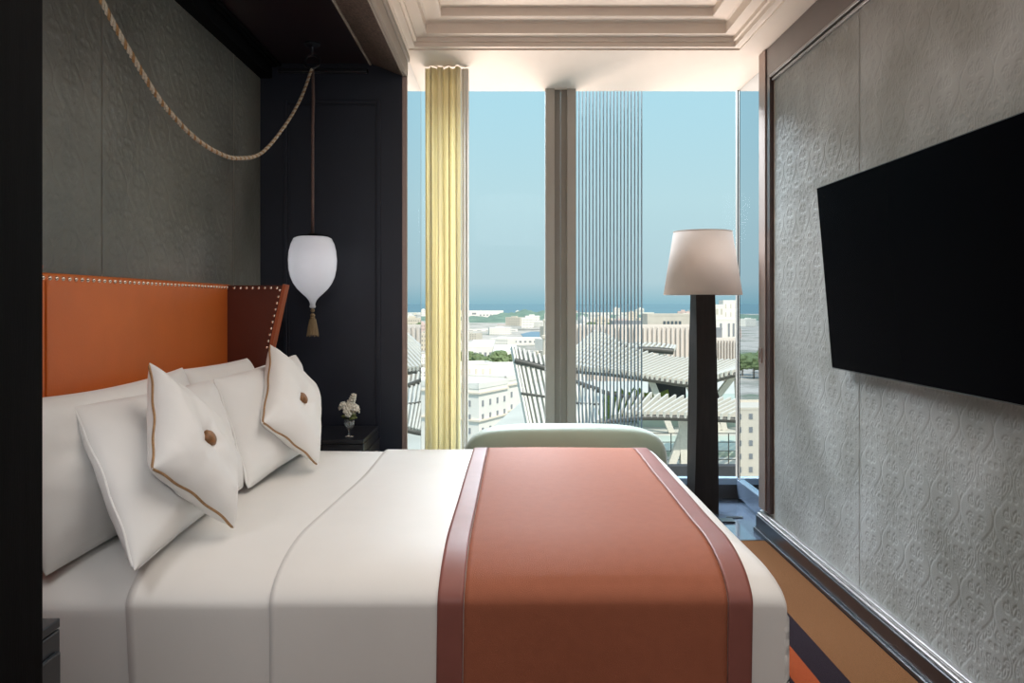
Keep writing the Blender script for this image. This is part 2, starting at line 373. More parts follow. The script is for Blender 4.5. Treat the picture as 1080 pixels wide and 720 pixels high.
def wallpaper(name, x, y0, y1, z0, z1, res, side, depth=.0019):
    T = pattern_tile(res)
    ny, nz = int((y1-y0)/res), int((z1-z0)/res)
    iy = np.arange(ny+1); iz = np.arange(nz+1)
    H = T[np.ix_(iy % T.shape[0], iz % T.shape[1])]
    H = H.copy(); 
    for k, f in ((0, 0), (1, .4), (-1, 0), (-2, .4)): H[k, :] *= f
    Y, Z = np.meshgrid(y0+(y1-y0)*iy/ny, z0+(z1-z0)*iz/nz, indexing='ij')
    X = np.full_like(Y, x) - side*H*depth
    V = np.stack([X, Y, Z], -1).reshape(-1, 3).astype(np.float32)
    a = (iy[:-1, None]*(nz+1)+iz[None, :-1]).ravel()
    F = np.stack([a, a+1, a+nz+2, a+nz+1] if side > 0 else [a, a+nz+1, a+nz+2, a+1], -1).astype(np.int32)
    me = bpy.data.meshes.new(name); me.vertices.add(len(V)); me.vertices.foreach_set('co', V.ravel())
    me.loops.add(F.size); me.loops.foreach_set('vertex_index', F.ravel())
    me.polygons.add(len(F)); me.polygons.foreach_set('loop_start', np.arange(0, F.size, 4, dtype=np.int32)); me.polygons.foreach_set('loop_total', np.full(len(F), 4, dtype=np.int32))
    me.polygons.foreach_set('use_smooth', np.ones(len(F), dtype=bool))
    me.update(calc_edges=True); me.validate()
    me.materials.append(M['wallpaper' if side > 0 else 'wallpaper_left_shaded'])
    o = bpy.data.objects.new(name, me); COL.objects.link(o); o['kind'] = 'structure'
    return o
wallpaper('wall_right_paper', 1.572, 3.655, 4.815, .115, 2.735, .003, 1)
wallpaper('wall_right_paper', 1.572, 2.25, 3.650, .115, 2.735, .003, 1)
wallpaper('wall_right_paper', 1.572, -2.0, 2.249, .115, 2.735, .02, 1)
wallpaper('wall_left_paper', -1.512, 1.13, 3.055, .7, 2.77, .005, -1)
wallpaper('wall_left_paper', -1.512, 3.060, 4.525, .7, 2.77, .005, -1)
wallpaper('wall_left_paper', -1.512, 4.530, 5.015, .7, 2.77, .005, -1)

# right wall frame, mouldings, baseboard
struct('trim_frame_right', MB().box((1.549, -2, 2.745), (1.5745, 5.02, CZ-.002), .003).box((1.549, 4.835, .15), (1.5745, 5.02, 2.745), .003), 'darkbronze')
struct('trim_jamb_right', MB().box((1.541, 4.90, .15), (1.5485, 5.02, CZ-.003), .002), 'bronze')
struct('trim_moulding_right', MB().box((1.545, -2, 2.728), (1.5745, 4.834, 2.744), .005).box((1.556, -2, 2.706), (1.5745, 4.822, 2.720), .005), 'silver')
struct('baseboard_right', MB().box((1.522, -2, 0), (1.5745, 5.02, .105), .006).box((1.507, -2, 0), (1.5215, 5.02, .03), .004), 'black')
struct('baseboard_right_bead', MB().box((1.530, -2, .106), (1.5745, 5.02, .118), .005).box((1.545, -2, .1185), (1.5745, 5.02, .132), .005), 'silver')
sw = thing('latch_plate', (1.5405, 4.93, 1.0), 'small square bronze latch plate on the edge of the right wall frame', 'latch plate')
MB().box((1.534, 4.95, 1.035), (1.541, 5.01, 1.125), .002).build('plate', 'bronze', sw)
MB().box((1.528, 4.97, 1.06), (1.534, 4.99, 1.10), .002).build('lever', 'bronze', sw)

# left alcove: far panel, near pillar, canopy
struct('wall_far_panel', MB().box((-1.5145, 5.02, 0), (-.645, 5.044, 2.90)), 'navy')
mb = MB()
def ring(mb, x0, x1, z0, z1, y, w, d):
    mb.box((x0, y-d, z0), (x0+w, y, z1), .003); mb.box((x1-w, y-d, z0), (x1, y, z1), .003)
    mb.box((x0+w, y-d, z0), (x1-w, y, z0+w), .003); mb.box((x0+w, y-d, z1-w), (x1-w, y, z1), .003)
ring(mb, -1.37, -.775, .3, 2.64, 5.0195, .022, .010); ring(mb, -1.342, -.803, .328, 2.612, 5.0195, .008, .006)
struct('trim_panel_moulding', mb, 'navy')
struct('trim_panel_edge', MB().box((-.6445, 5.015, 0), (-.614, 5.044, 2.785), .002), 'bronze')
struct('trim_panel_cornice', MB().box((-1.40, 4.985, 2.80), (-.85, 5.0195, 2.825), .006), 'black')
struct('wall_near_panel', MB().box((-1.5145, .93, 0), (-.64, 1.128, 2.86)), 'blackwood')
struct('ceiling_canopy', MB().box((-1.5145, .93, 2.862), (-.84, 5.0185, 2.91)), 'canopy')
struct('trim_canopy_cornice', MB().box((-1.5145, 1.13, 2.772), (-1.44, 5.018, 2.861), .004).box((-1.432, 1.13, 2.84), (-1.41, 5.018, 2.861), .003).box((-1.40, 1.13, 2.845), (-1.385, 5.018, 2.861), .003), 'blackwood')
struct('trim_canopy_edge', MB().prism([(-.832, 2.861), (-.640, 2.786), (-.632, 2.794), (-.632, 2.80), (-.80, 2.868)], 1, .5, 5.0185), 'shagreen')
struct('trim_canopy_strip', MB().box((-.845, .93, 2.852), (-.832, 5.018, 2.8615), .002).box((-.640, .5, 2.7805), (-.630, 5.014, 2.7865), .0015), 'taupe')
struct('trim_fascia_left', MB().box((-.631, .5, 2.7875), (-.612, 5.044, 2.872), .002).box((-.631, .5, 2.879), (-.600, 5.044, CZ-.001), .002), 'taupe')
struct('wall_alcove_top', MB().box((-.84, .5, 2.87), (-.632, 5.019, 2.912)), 'black')
hk = thing('ceiling_hook', (-1.10, 4.62, 2.862), 'black metal ring hook under the dark canopy holding the lamp cord', 'hook')
MB().lathe([(0, 2.8615), (.045, 2.8615), (.045, 2.852), (.03, 2.842), (.012, 2.836), (.008, 2.80), (0, 2.80)], (-1.10, 4.62, 0)).build('plate', 'black', hk, True)
MB().tube([(-1.10+.042*math.cos(a), 4.62+.015*math.sin(a), 2.758+.042*math.sin(a)) for a in [2*PI*k/28 for k in range(28)]], .007, 8, True).build('ring', 'black', hk, True)

# ------------------------------------------------------------------ window
wz0 = .15
win = struct('window_1', MB().box((-.60, 5.86, .12), (.262, 5.868, CZ)).box((.492, 5.86, .12), (1.65, 5.868, CZ)), 'pane')
f = MB().box((-.61, 5.845, .0), (1.652, 5.90, .10), .004).build('window_frame', 'parapet', None); f['kind'] = 'structure'; f.name = 'trim_window_base'
struct('trim_window_sill', MB().box((-.61, 5.835, .101), (1.652, 5.905, .150), .006), 'sillmetal')
struct('trim_mullion', MB().box((.270, 5.80, .151), (.335, 5.87, CZ)).box((.425, 5.80, .151), (.486, 5.87, CZ)), 'mullion')
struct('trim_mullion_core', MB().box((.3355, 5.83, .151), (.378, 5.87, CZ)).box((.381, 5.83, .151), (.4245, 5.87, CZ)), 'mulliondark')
struct('trim_glass_corner', MB().box((1.644, 5.84, .151), (1.651, 5.856, CZ-.001)), 'black')
ss = thing('sun_screen', (.75, 6.10, 0), 'screen of thin vertical grey rods outside the glass right of the mullion', 'sun screen')
for k in range(20):
    x = .508 + k*.0259
    MB().lathe([(0, -.3), (.0058, -.3), (.0058, 3.6), (0, 3.6)], (x, 6.10, 0), 8).build('rod', 'rod', ss, True)
for z in (3.6, -.34): MB().box((.495, 6.085, z), (1.015, 6.115, z+.04), .003).build('rail', 'rod', ss)

def curtain(name, x0, x1, y, m, folds, amp, label, ph=0):
    mb = MB(); nx, nz = 150, 24; vs = []
    for i in range(nx+1):
        u = i/nx
        for j in range(nz+1):
            z = .02+(CZ-.03)*j/nz; w = 1-.25*(j/nz)
            d = amp*w*(math.sin(2*PI*folds*u+ph)+.35*math.sin(2*PI*folds*2.3*u+1.3+ph)+.15*math.sin(9*u+z))
            vs.append((x0+(x1-x0)*u+.006*math.sin(2*PI*folds*u*1.5+z*.8), y+d, z))
    mb.raw(vs, [(i*(nz+1)+j, (i+1)*(nz+1)+j, (i+1)*(nz+1)+j+1, i*(nz+1)+j+1) for i in range(nx) for j in range(nz)])
    o = mb.build(name, m, None, 'all')
    md = o.modifiers.new('s', 'SOLIDIFY'); md.thickness = .003
    return tag(o, label, 'curtain')
curtain('curtain', -.529, -.303, 5.25, 'curtain', 4.0, .034, 'pale yellow silk curtain drawn to the left end of the window')
curtain('sheer_curtain', -.297, -.252, 5.27, 'sheer', 2, .010, 'narrow grey white liner curtain hanging right of the yellow curtain', 1)

# ================================================================== BED
BX0, BX1, BY0, BY1 = -1.41, .722, 2.165, 4.15
TOP = .69
bed = thing('bed', (-.34, 3.16, 0), 'king size bed with white sheet and orange leather winged headboard', 'bed')
MB().box((-1.40, 2.22, .06), (.66, 4.10, .26), .01).build('bed_base', 'blackwood', bed)
for x in (-1.3, .55):
    for y in (2.32, 4.0): MB().lathe([(0, .012), (.03, .012), (.035, .062), (0, .062)], (x, y, 0), 16).build('leg', 'black', bed, True)
# elliptical cloth mapping over the bed
def edge_map(a, L, ra, rb):
    """a = distance along cloth from centre line, L = half width; returns (pos, drop)"""
    s = 1 if a >= 0 else -1; a = abs(a); flat = L-ra
    if a <= flat: return s*a, 0.
    arc = PI/2*math.sqrt((ra*ra+rb*rb)/2)
    if a <= flat+arc:
        th = (a-flat)/arc*PI/2
        return s*(flat+ra*math.sin(th)), rb*(1-math.cos(th))
    return s*L, rb+(a-flat-arc)
CYM = (BY0+BY1)/2; HYW = (BY1-BY0)/2
def bed_point(xs, ys, lift=0, wob=0, ra=.36, rb=.105):
    # xs: cloth coordinate along bed, ys across
    Y, dy = edge_map(ys, HYW+lift, ra, rb)
    if xs > 0:
        X, dx = edge_map(xs, BX1+lift, .12, .075)
    else: X, dx = xs, 0
    drop = (dx**4+dy**4)**.25
    z = TOP+lift-drop
    n = noise.noise(Vector((xs*1.7, ys*1.9, 3.1)))
    z += .006*n*(1 if drop < .05 else .2)
    if dy > .10: 
        k = min(1, (dy-.10)/.3); Y += (1 if ys > 0 else -1)*.010*k*(noise.noise(Vector((xs*3.2, dy*.7, 9)))+wob)
    return X, CYM+Y, z
def bed_cloth(name, x0f, x1f, drop, m, lift, parent=None, nx=60, ny=150, xwave=None, th=.004, org=None):
    arc = PI/2*math.sqrt((.36**2+.105**2)/2)
    half = HYW+lift-.36+arc+drop-.105
    vs = []
    for j in range(ny+1):
        ys = -half+2*half*j/ny
        xa, xb = x0f(ys), x1f(ys)
        for i in range(nx+1):
            vs.append(bed_point(xa+(xb-xa)*i/nx, ys, lift))
    mb = MB().raw(vs, [(j*(nx+1)+i, j*(nx+1)+i+1, (j+1)*(nx+1)+i+1, (j+1)*(nx+1)+i) for j in range(ny) for i in range(nx)])
    o = mb.build(name, m, parent, 'all')
    md = o.modifiers.new('s', 'SOLIDIFY'); md.thickness = th; md.offset = -1
    return o
# mattress under white sheet
MB().box((-1.40, 2.215, .262), (.68, 4.125, .60), .06, seg=4).build('mattress', 'sheet', bed, True)
sh = bed_cloth('fitted_sheet', lambda y: -1.40, lambda y: -.55, .5, 'sheet', -.010, bed, 30, 120)
# headboard
MB().box((-1.500, 1.94, .30), (-1.425, 4.235, 1.493), .012, seg=3).build('headboard', 'leather', bed, True)
MB().tube([(-1.424, 2.53, z) for z in (.62, 1.0, 1.2, 1.47)], .004, 8).build('seam', 'leather', bed, True)
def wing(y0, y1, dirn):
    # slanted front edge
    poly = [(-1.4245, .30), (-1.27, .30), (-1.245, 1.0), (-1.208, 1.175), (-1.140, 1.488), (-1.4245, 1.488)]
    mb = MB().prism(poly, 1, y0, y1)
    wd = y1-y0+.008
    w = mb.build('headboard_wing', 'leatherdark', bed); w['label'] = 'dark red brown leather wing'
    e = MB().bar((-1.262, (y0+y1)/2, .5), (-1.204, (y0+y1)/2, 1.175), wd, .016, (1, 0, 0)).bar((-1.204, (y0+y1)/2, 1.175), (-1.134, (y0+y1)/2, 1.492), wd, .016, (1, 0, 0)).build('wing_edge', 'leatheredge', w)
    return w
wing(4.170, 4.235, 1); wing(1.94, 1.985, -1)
def nailobj(loc, nrm):
    q = Vector(nrm).to_track_quat('Z', 'Y').to_matrix().to_4x4()
    o = MB().lathe([(.008, 0), (.0068, .003), (.004, .0052), (0, .006)], (0, 0, 0), 8, None).build('nail', 'nail', None, 'all')
    return o, q
n0, _ = nailobj((0, 0, 0), (1, 0, 0))
def place_nail(loc, nrm, first=[True]):
    o = n0 if first[0] else n0.copy()
    if not first[0]: COL.objects.link(o)
    first[0] = False
    o.parent = bed; o.location = Vector(loc)-bed.location; o.rotation_euler = Vector(nrm).to_track_quat('Z', 'Y').to_euler()
for k in range(56): place_nail((-1.4245, 2.05+k*.0385, 1.476), (1, 0, 0))
for k in range(8): place_nail((-1.39+k*.031, 4.1695, 1.474), (0, -1, 0))
for k in range(10):
    t = k/9; place_nail((-1.158-.066*t, 4.1695, 1.462-.29*t), (0, -1, 0))

# duvet, coverlet, runner
END = BX1-.12+PI/2*math.sqrt((.12**2+.075**2)/2)+.40
duvet = bed_cloth('duvet', lambda y: -1.005+.03*math.sin(y*2.2)-.0*y+(.05 if abs(y) > .9 else .05*abs(y)/.9)-.03, lambda y: END-.03, .46, 'duvet', .004, None, 90, 150, th=.006)
tag(duvet, 'white duvet spread over the bed, its edge starting at the pillows', 'duvet')
cov = bed_cloth('coverlet', lambda y: -.595+.03*y+.010*math.sin(y*4+1), lambda y: END, .50, 'duvet', .013, None, 110, 170, th=.006)
tag(cov, 'smooth white coverlet over the duvet, seam edge in the middle and hanging off the foot', 'coverlet')
def runner_x(u):   # 0..1 over the width
    return lambda y: (-.185+.03*(y+1.2)/2.4)*(1-u)+(.655+.014*y)*u
rt = thing('bed_runner', (.25, 3.16, .705), 'terracotta wool runner with rust satin borders across the foot of the bed', 'bed runner')
bed_cloth('runner_panel', runner_x(.085), runner_x(.925), .54, 'runner', .019, rt, 50, 170, th=.004)
bed_cloth('runner_border', runner_x(0), runner_x(.083), .54, 'runnerborder', .020, rt, 8, 170, th=.004)
bed_cloth('runner_border', runner_x(.927), runner_x(1.0), .54, 'runnerborder', .020, rt, 8, 170, th=.004)

# ------------------------------------------------------------------ pillows
def pillow(name, TL, TR, BR, BL, T, m, label, group, piping=None, button=False, bow=.05, seed=0, pr=.004, sag=0, n=40):
    TL, TR, BR, BL = map(Vector, (TL, TR, BR, BL))
    c = (TL+TR+BR+BL)/4
    nr = (TR-BL).cross(TL-BR); 
    if nr.x < 0: nr = -nr
    nr.normalize()
    def base(u, v):
        uu = u*(1-bow*(1-v*v)); vv = v*(1-bow*(1-u*u))
        a, b = (uu+1)/2, (vv+1)/2
        return BL*(1-a)*(1-b)+BR*a*(1-b)+TR*a*b+TL*(1-a)*b
    def pt(u, v, s):
        p = base(u, v)
        t = T*((1-u**4)*(1-v**4))**.5*(.80+.20*(1-(u*u+v*v)/2))
        ang = math.atan2(v, u); rr = math.hypot(u, v)
        w = noise.noise(Vector((u*2.1+seed, v*2.1, seed*1.7)))*.16+.05*noise.noise(Vector((u*6+seed, v*6, seed)))
        edge = max(abs(u), abs(v))
        w += .10*math.sin(ang*14+seed)*max(0, rr-.75)*(1 if edge < .97 else 0)
        t *= 1+w
        if button and s > 0:
            t -= T*.34*math.exp(-(rr/.22)**2)+T*.10*max(0, math.cos(ang*5+seed))*math.exp(-((rr-.25)/.18)**2)
        if sag: p = p-Vector((0, 0, sag*(1-u*u)*(v+1)/2))
        return p+nr*s*t
    vs = []; idx = {}
    for s in (1, -1):
        for j in range(n+1):
            for i in range(n+1):
                # denser near the rim
                u = math.sin(PI/2*(2*i/n-1)); v = math.sin(PI/2*(2*j/n-1))
                rim = i in (0, n) or j in (0, n)
                key = (i, j, 0 if rim else s)
                if key not in idx: idx[key] = len(vs); vs.append(pt(u, v, s))
    def g(i, j, s): return idx[(i, j, 0 if (i in (0, n) or j in (0, n)) else s)]
    fs = []
    for s in (1, -1):
        for j in range(n):
            for i in range(n):
                q = (g(i, j, s), g(i+1, j, s), g(i+1, j+1, s), g(i, j+1, s)); fs.append(q if s > 0 else q[::-1])
    low = min(v.z for v in vs)
    root = thing(name, (c.x, c.y, low), label, 'cushion' if button else 'pillow', group)
    body = MB().raw(vs, fs); bmesh.ops.recalc_face_normals(body.bm, faces=body.bm.faces[:])
    b = body.build('cushion_cover' if button else 'pillow_case', m, root, 'all')
    if piping:
        K = 36; lp = []
        for k in range(K): lp.append((-1+2*k/K, -1))
        for k in range(K): lp.append((1, -1+2*k/K))
        for k in range(K): lp.append((1-2*k/K, 1))
        for k in range(K): lp.append((-1, 1-2*k/K))
        pts = []
        for u, v in lp:
            p = pt(u, v, 1)
            p += nr*.003*math.sin((u+v)*9+seed)
            pts.append(p)
        # round the corners a little
        for _ in range(2): pts = [(pts[k-1]+pts[k]*2+pts[(k+1) % len(pts)])/4 for k in range(len(pts))]
        MB().tube(pts, pr, 8, True).build('piping', piping, root, 'all')
    if button:
        p = pt(0, 0, 1); q = nr.to_track_quat('Z', 'Y').to_matrix().to_4x4()
        MB().lathe([(0, -.02), (.020, -.018), (.027, .004), (.020, .012), (0, .016)], p+nr*.006, 20, q).build('button', 'button', root, 'all')
    return root
pillow('pillow', (-1.325, 1.99, 1.155), (-1.305, 3.29, 1.14), (-1.12, 3.15, .71), (-1.24, 2.20, .665), .085, 'pillow', 'large plain white sleeping pillow at the near end of the headboard', None, None, bow=.03, seed=1, sag=.02)
pillow('pillow', (-1.32, 3.30, 1.13), (-1.29, 4.06, 1.125), (-1.14, 4.03, .71), (-1.16, 3.25, .71), .085, 'pillow', 'plain white sleeping pillow at the far wing of the headboard, mostly hidden', None, None, bow=.03, seed=2)
pillow('pillow', (-1.255, 2.36, 1.10), (-1.185, 3.28, 1.09), (-.985, 3.06, .715), (-.965, 2.12, .705), .085, 'pillow', 'white piped pillow propped behind the nearer buttoned cushion', None, 'pillow', bow=.045, seed=3)
pillow('pillow', (-1.155, 3.22, 1.10), (-1.05, 4.07, 1.14), (-.92, 3.93, .715), (-.955, 3.02, .715), .085, 'pillow', 'white piped pillow propped behind the farther buttoned cushion', None, 'pillow', bow=.045, seed=4)
pillow('cushion', (-1.105, 2.53, 1.215), (-.93, 2.76, .945), (-.815, 2.45, .725), (-.985, 2.27, .94), .072, 'cushion', 'ivory cushion with brown button and gold piping, the one nearer the camera', None, 'gold', True, bow=.075, seed=5, pr=.0042)
pillow('cushion', (-1.045, 3.61, 1.215), (-.90, 3.88, .985), (-.785, 3.40, .725), (-.950, 3.17, .935), .072, 'cushion', 'ivory cushion with brown button and gold piping, at the far side by the dark panel', None, 'gold', True, bow=.075, seed=6, pr=.0042)

# ------------------------------------------------------------------ nightstands, vase
def nightstand(x0, x1, y0, y1, top, label):
    t = thing('nightstand', ((x0+x1)/2, (y0+y1)/2, 0), label, 'nightstand')
    MB().box((x0, y0, .08), (x1, y1, top-.025), .004).build('cabinet', 'black', t)
    MB().box((x0, y0, top-.022), (x1, y1, top), .003).build('table_top', 'black', t)
    MB().box((x0+.03, y0+.03, .012), (x1-.03, y1-.03, .08)).build('plinth', 'blackwood', t)
    for z in (.14, .38):
        d = MB().box((x1, y0+.02, z), (x1+.012, y1-.02, z+.21), .003).build('drawer', 'black', t)
        MB().bar((x1+.022, (y0+y1)/2-.06, z+.16), (x1+.022, (y0+y1)/2+.06, z+.16), .012, .012).build('handle', 'bronze', d)
    return t
nightstand(-1.50, -1.050, 1.45, 1.925, .66, 'black lacquered nightstand at the near side of the bed by the pillar')
nightstand(-1.40, -.775, 4.42, 4.93, .66, 'dark nightstand at the far side of the bed under the pendant lamp')
VX, VY = -.872, 4.52
vs_ = thing('vase', (VX, VY, .66), 'small stemmed clear glass vase on the far nightstand', 'vase')
MB().lathe([(0, .661), (.026, .661), (.026, .664), (.005, .668), (.004, .695), (.008, .702), (.024, .715), (.030, .735), (.029, .752), (.026, .752), (.027, .736), (.022, .719), (.006, .708), (0, .706)], (VX, VY, 0), 28).build('bowl', 'glassvase', vs_, 'all')
fl = thing('flower_bouquet', (VX, VY, .72), 'small bunch of white blossoms in the glass vase on the nightstand', 'flowers')
def blossom_mesh():
    mb = MB()
    for k in range(5):
        a = 2*PI*k/5; mb.ball((.010*math.cos(a), .010*math.sin(a), 0), .009, 1, 0, (1, 1, .45))
    mb.ball((0, 0, .003), .004, 1)
    return mb
b0 = blossom_mesh().build('blossom', 'petal', None, 'all')
for k in range(34):
    o = b0 if k == 0 else b0.copy()
    if k: COL.objects.link(o)
    a, e = random.uniform(0, 2*PI), random.uniform(-.35, 1.25); r = random.uniform(.035, .070)
    p = Vector((r*math.cos(e)*math.cos(a)-.012, r*math.cos(e)*math.sin(a), r*math.sin(e)*.95+.075))
    if k < 4: p = Vector((.014+.004*k, .0, .135+.012*k))
    o.parent = fl; o.location = p; s = random.uniform(.9, 1.5); o.scale = (s, s, s)
    o.rotation_euler = Vector((p.x, p.y-.03, p.z-.08)).to_track_quat('Z', 'Y').to_euler()
    if k % 3 == 0: MB().tube([(VX, VY, .722), (VX+p.x*.5, VY+p.y*.5, .72+p.z*.6), (VX+p.x, VY+p.y, .72+p.z)], .0016, 6).build('stem', 'green', fl)
for k in range(7):
    a = k*.9; MB().ball((VX+.030*math.cos(a), VY+.030*math.sin(a), .765+.01*(k % 3)), .017, 1, .1, (1, .6, .5)).build('leaf', 'green', fl, 'all')

# ------------------------------------------------------------------ pendant lamp and its swagged rope
PX, PY = -1.10, 4.63
pl = thing('pendant_lamp', (PX, PY, 1.40), 'opal glass pendant lamp with gold tassel on a rope swagged under the canopy', 'pendant lamp')
MB().lathe([(0, 1.772), (.085, 1.772), (.106, 1.762), (.121, 1.73), (.131, 1.69), (.135, 1.64), (.132, 1.59), (.123, 1.545), (.108, 1.51), (.086, 1.478), (.060, 1.452), (.036, 1.430), (.022, 1.412), (.016, 1.396), (.015, 1.385), (.019, 1.378), (.014, 1.370), (0, 1.368)], (PX, PY, 0), 48).build('glass_shade', 'opal', pl, 'all')
MB().lathe([(0, 1.79), (.02, 1.79), (.05, 1.783), (.088, 1.778), (.088, 1.7725), (0, 1.7725)], (PX, PY, 0), 32).build('cap', 'blackwood', pl, True)
tz = 1.362
tas = MB().ball((PX, PY, tz-.006), .012, 2).ball((PX, PY, tz-.034), .014, 2, 0, (1, 1, .9)).lathe([(0, tz-.04), (.014, tz-.045), (.013, tz-.052), (.018, tz-.07), (.026, tz-.11), (.031, tz-.142), (0, tz-.145)], (PX, PY, 0), 24).build('tassel', 'tassel', pl, True)
for k in range(24):
    a = 2*PI*k/24
    MB().tube([(PX+.016*math.cos(a), PY+.016*math.sin(a), tz-.055), (PX+.025*math.cos(a), PY+.025*math.sin(a), tz-.10), (PX+.033*math.cos(a), PY+.033*math.sin(a), tz-.146-.004*(k % 3))], .0022, 5).build('fringe', 'tassel', tas)
MB().tube([(PX, PY, z) for z in (1.79, 2.0, 2.2, 2.4)]+[(PX+.004, PY, 2.55), (PX, PY, 2.722)], .0085, 10).build('cord', 'cord', pl, 'all')
ctrl = [(1.50, 2.84), (1.75, 2.60), (2.0, 2.385), (2.22, 2.22), (2.42, 2.115), (2.61, 2.037), (2.87, 1.982), (3.12, 1.970), (3.35, 1.990), (3.68, 2.075), (4.07, 2.285), (4.38, 2.50), (4.61, 2.715)]
def catmull(P, n):
    out = []
    for i in range(len(P)-1):
        p0, p1, p2, p3 = P[max(i-1, 0)], P[i], P[i+1], P[min(i+2, len(P)-1)]
        for k in range(n):
            t = k/n
            out.append(.5*((2*p1)+(p2-p0)*t+(2*p0-5*p1+4*p2-p3)*t*t+(3*p1-p0-3*p2+p3)*t**3))
    out.append(P[-1]); return out
path = catmull([Vector((-1.10, y, z)) for y, z in ctrl], 40)
swag = MB().tube(path[::8], .0045, 6).build('swag_rope', 'rope_dark', pl, 'all')
for s in range(3):
    pts = []; L = 0
    for i, p in enumerate(path):
        if i: L += (p-path[i-1]).length
        t = (path[min(i+1, len(path)-1)]-path[max(i-1, 0)]).normalized(); n_ = Vector((1, 0, 0)); b_ = t.cross(n_)
        a = L/.055*2*PI+s*2*PI/3; pts.append(p+(n_*math.cos(a)+b_*math.sin(a))*.0046)
    MB().tube(pts, .0043, 6).build('strand', 'rope_dark' if s == 0 else 'rope_light', swag, 'all')

bulb_ = lamp('pendant_bulb_light', 'POINT', (PX, PY, 1.62), (0, 0, 0), .42, (.96, .97, 1), shadow_soft_size=.04)

# ------------------------------------------------------------------ settee behind the bed
st = thing('settee', (.32, 4.85, 0), 'pale green velvet settee with rounded back between bed and window', 'settee')
def superbox(c, h, n=40, e1=3.2, e2=4.0):
    mb = MB(); vs = []; m2 = n//2
    def sg(v, e): return math.copysign(abs(v)**(2/e), v)
    for j in range(m2+1):
        ph = -PI/2+PI*j/m2
        for i in range(n):
            th = 2*PI*i/n
            vs.append((c[0]+h[0]*sg(math.cos(ph), e1)*sg(math.cos(th), e2), c[1]+h[1]*sg(math.cos(ph), e1)*sg(math.sin(th), e2), c[2]+h[2]*sg(math.sin(ph), e1)))
    mb.raw(vs, [(j*n+i, j*n+(i+1) % n, (j+1)*n+(i+1) % n, (j+1)*n+i) for j in range(m2) for i in range(n)])
    bmesh.ops.remove_doubles(mb.bm, verts=mb.bm.verts[:], dist=1e-5)
    return mb
superbox((.325, 4.62, .43), (.575, .15, .283), e1=4.2, e2=3.2).build('backrest', 'settee', st, 'all')
superbox((.325, 4.98, .34), (.56, .30, .10), e1=5, e2=5).build('seat', 'settee', st, 'all')
for x in (-.16, .81):
    for y in (4.6, 5.2): MB().lathe([(0, .0125 if y < 4.78 else .0005), (.016, .0125 if y < 4.78 else .0005), (.024, .26), (0, .26)], (x, y, 0), 14).build('leg', 'blackwood', st, True)

# ------------------------------------------------------------------ floor lamp
LX, LY = 1.312, 5.50
lp = thing('floor_lamp', (LX, LY, 0), 'tall floor lamp with taupe cone shade and dark tapered wooden post by the window', 'floor lamp')
mb = MB(); bm = bmesh.new(); rings = []
for k in range(25):
    t = k/24; z = .0005+1.46*t; h = .078-.013*t; a = R(3)+R(20)*t*(1-t)*1.6
    rings.append([bm.verts.new((LX+h*(1.0+.08*(1-t))*sx*math.cos(a)-h*sy*math.sin(a), LY+h*sx*math.sin(a)+h*sy*math.cos(a), z)) for sx, sy in ((-1, -1), (1, -1), (1, 1), (-1, 1))])
for A, B in zip(rings, rings[1:]):
    for k in range(4): bm.faces.new((A[k], A[(k+1) % 4], B[(k+1) % 4], B[k]))
bm.faces.new(rings[0][::-1]); bm.faces.new(rings[-1])
bmesh.ops.recalc_face_normals(bm, faces=bm.faces[:]); mb._merge(bm)
mb.build('post', 'lampwood', lp)
sh_ = MB().lathe([(.256, 1.452), (.259, 1.452), (.193, 1.876), (.190, 1.876), (.256, 1.452)], (LX, LY, 0), 64).build('lamp_shade', 'shade', lp, 'all')
MB().tube([(LX+.255*math.cos(a), LY+.255*math.sin(a), 1.455) for a in [2*PI*k/48 for k in range(48)]], .004, 6, True).tube([(LX+.192*math.cos(a), LY+.192*math.sin(a), 1.874) for a in [2*PI*k/48 for k in range(48)]], .004, 6, True).build('shade_rim', 'shade', sh_, 'all')
MB().lathe([(0, 1.46), (.02, 1.46), (.02, 1.55), (.032, 1.60), (.03, 1.66), (0, 1.69)], (LX, LY, 0), 16).build('bulb', 'petal', lp, True)
for k in range(3):
    a = 2*PI*k/3; MB().bar((LX, LY, 1.56), (LX+.24*math.cos(a), LY+.24*math.sin(a), 1.56), .004, .004).build('spoke', 'bronze', lp)
fs_ = thing('floor_socket', (1.42, 5.28, 0), 'small black floor socket and plug on the polished stone beside the lamp', 'socket')
MB().box((1.36, 5.20, .0005), (1.45, 5.29, .012), .003).build('socket_box', 'black', fs_)
MB().box((1.43, 5.315, .0005), (1.53, 5.345, .008), .002).build('socket_lid', 'black', fs_)

# ------------------------------------------------------------------ television
tv = thing('television', (1.50, 3.0, 1.1), 'large black flat television tilted down on the right wall', 'television')
def tvpt(y, s, d):   # s 0 bottom .. 1 top, d out of the wall
    bz = 1.096; ang = math.atan2(.072, .835)
    return (1.508-.072*s-d*math.cos(ang), y, bz+.835*s-d*math.sin(ang))
def tvslab(y0, y1, s0, s1, d0, d1):
    vs = [tvpt(y, s, d) for d in (d0, d1) for y, s in ((y0, s0), (y1, s0), (y1, s1), (y0, s1))]
    mb = MB().raw(vs, [(0, 1, 2, 3), (7, 6, 5, 4), (0, 4, 5, 1), (1, 5, 6, 2), (2, 6, 7, 3), (3, 7, 4, 0)])
    bmesh.ops.recalc_face_normals(mb.bm, faces=mb.bm.faces[:]); return mb
ty0, ty1 = 2.18, 3.80
tvslab(ty0, ty1, 0, 1, -.030, 0).build('tv_body', 'tvbody', tv)
tvslab(ty0+.004, ty1-.004, .006, .996, .0002, .002).build('screen', 'screen', tv)
MB().box((1.49, 2.7, 1.30), (1.566, 3.28, 1.62), .004).build('wall_bracket', 'black', tv)

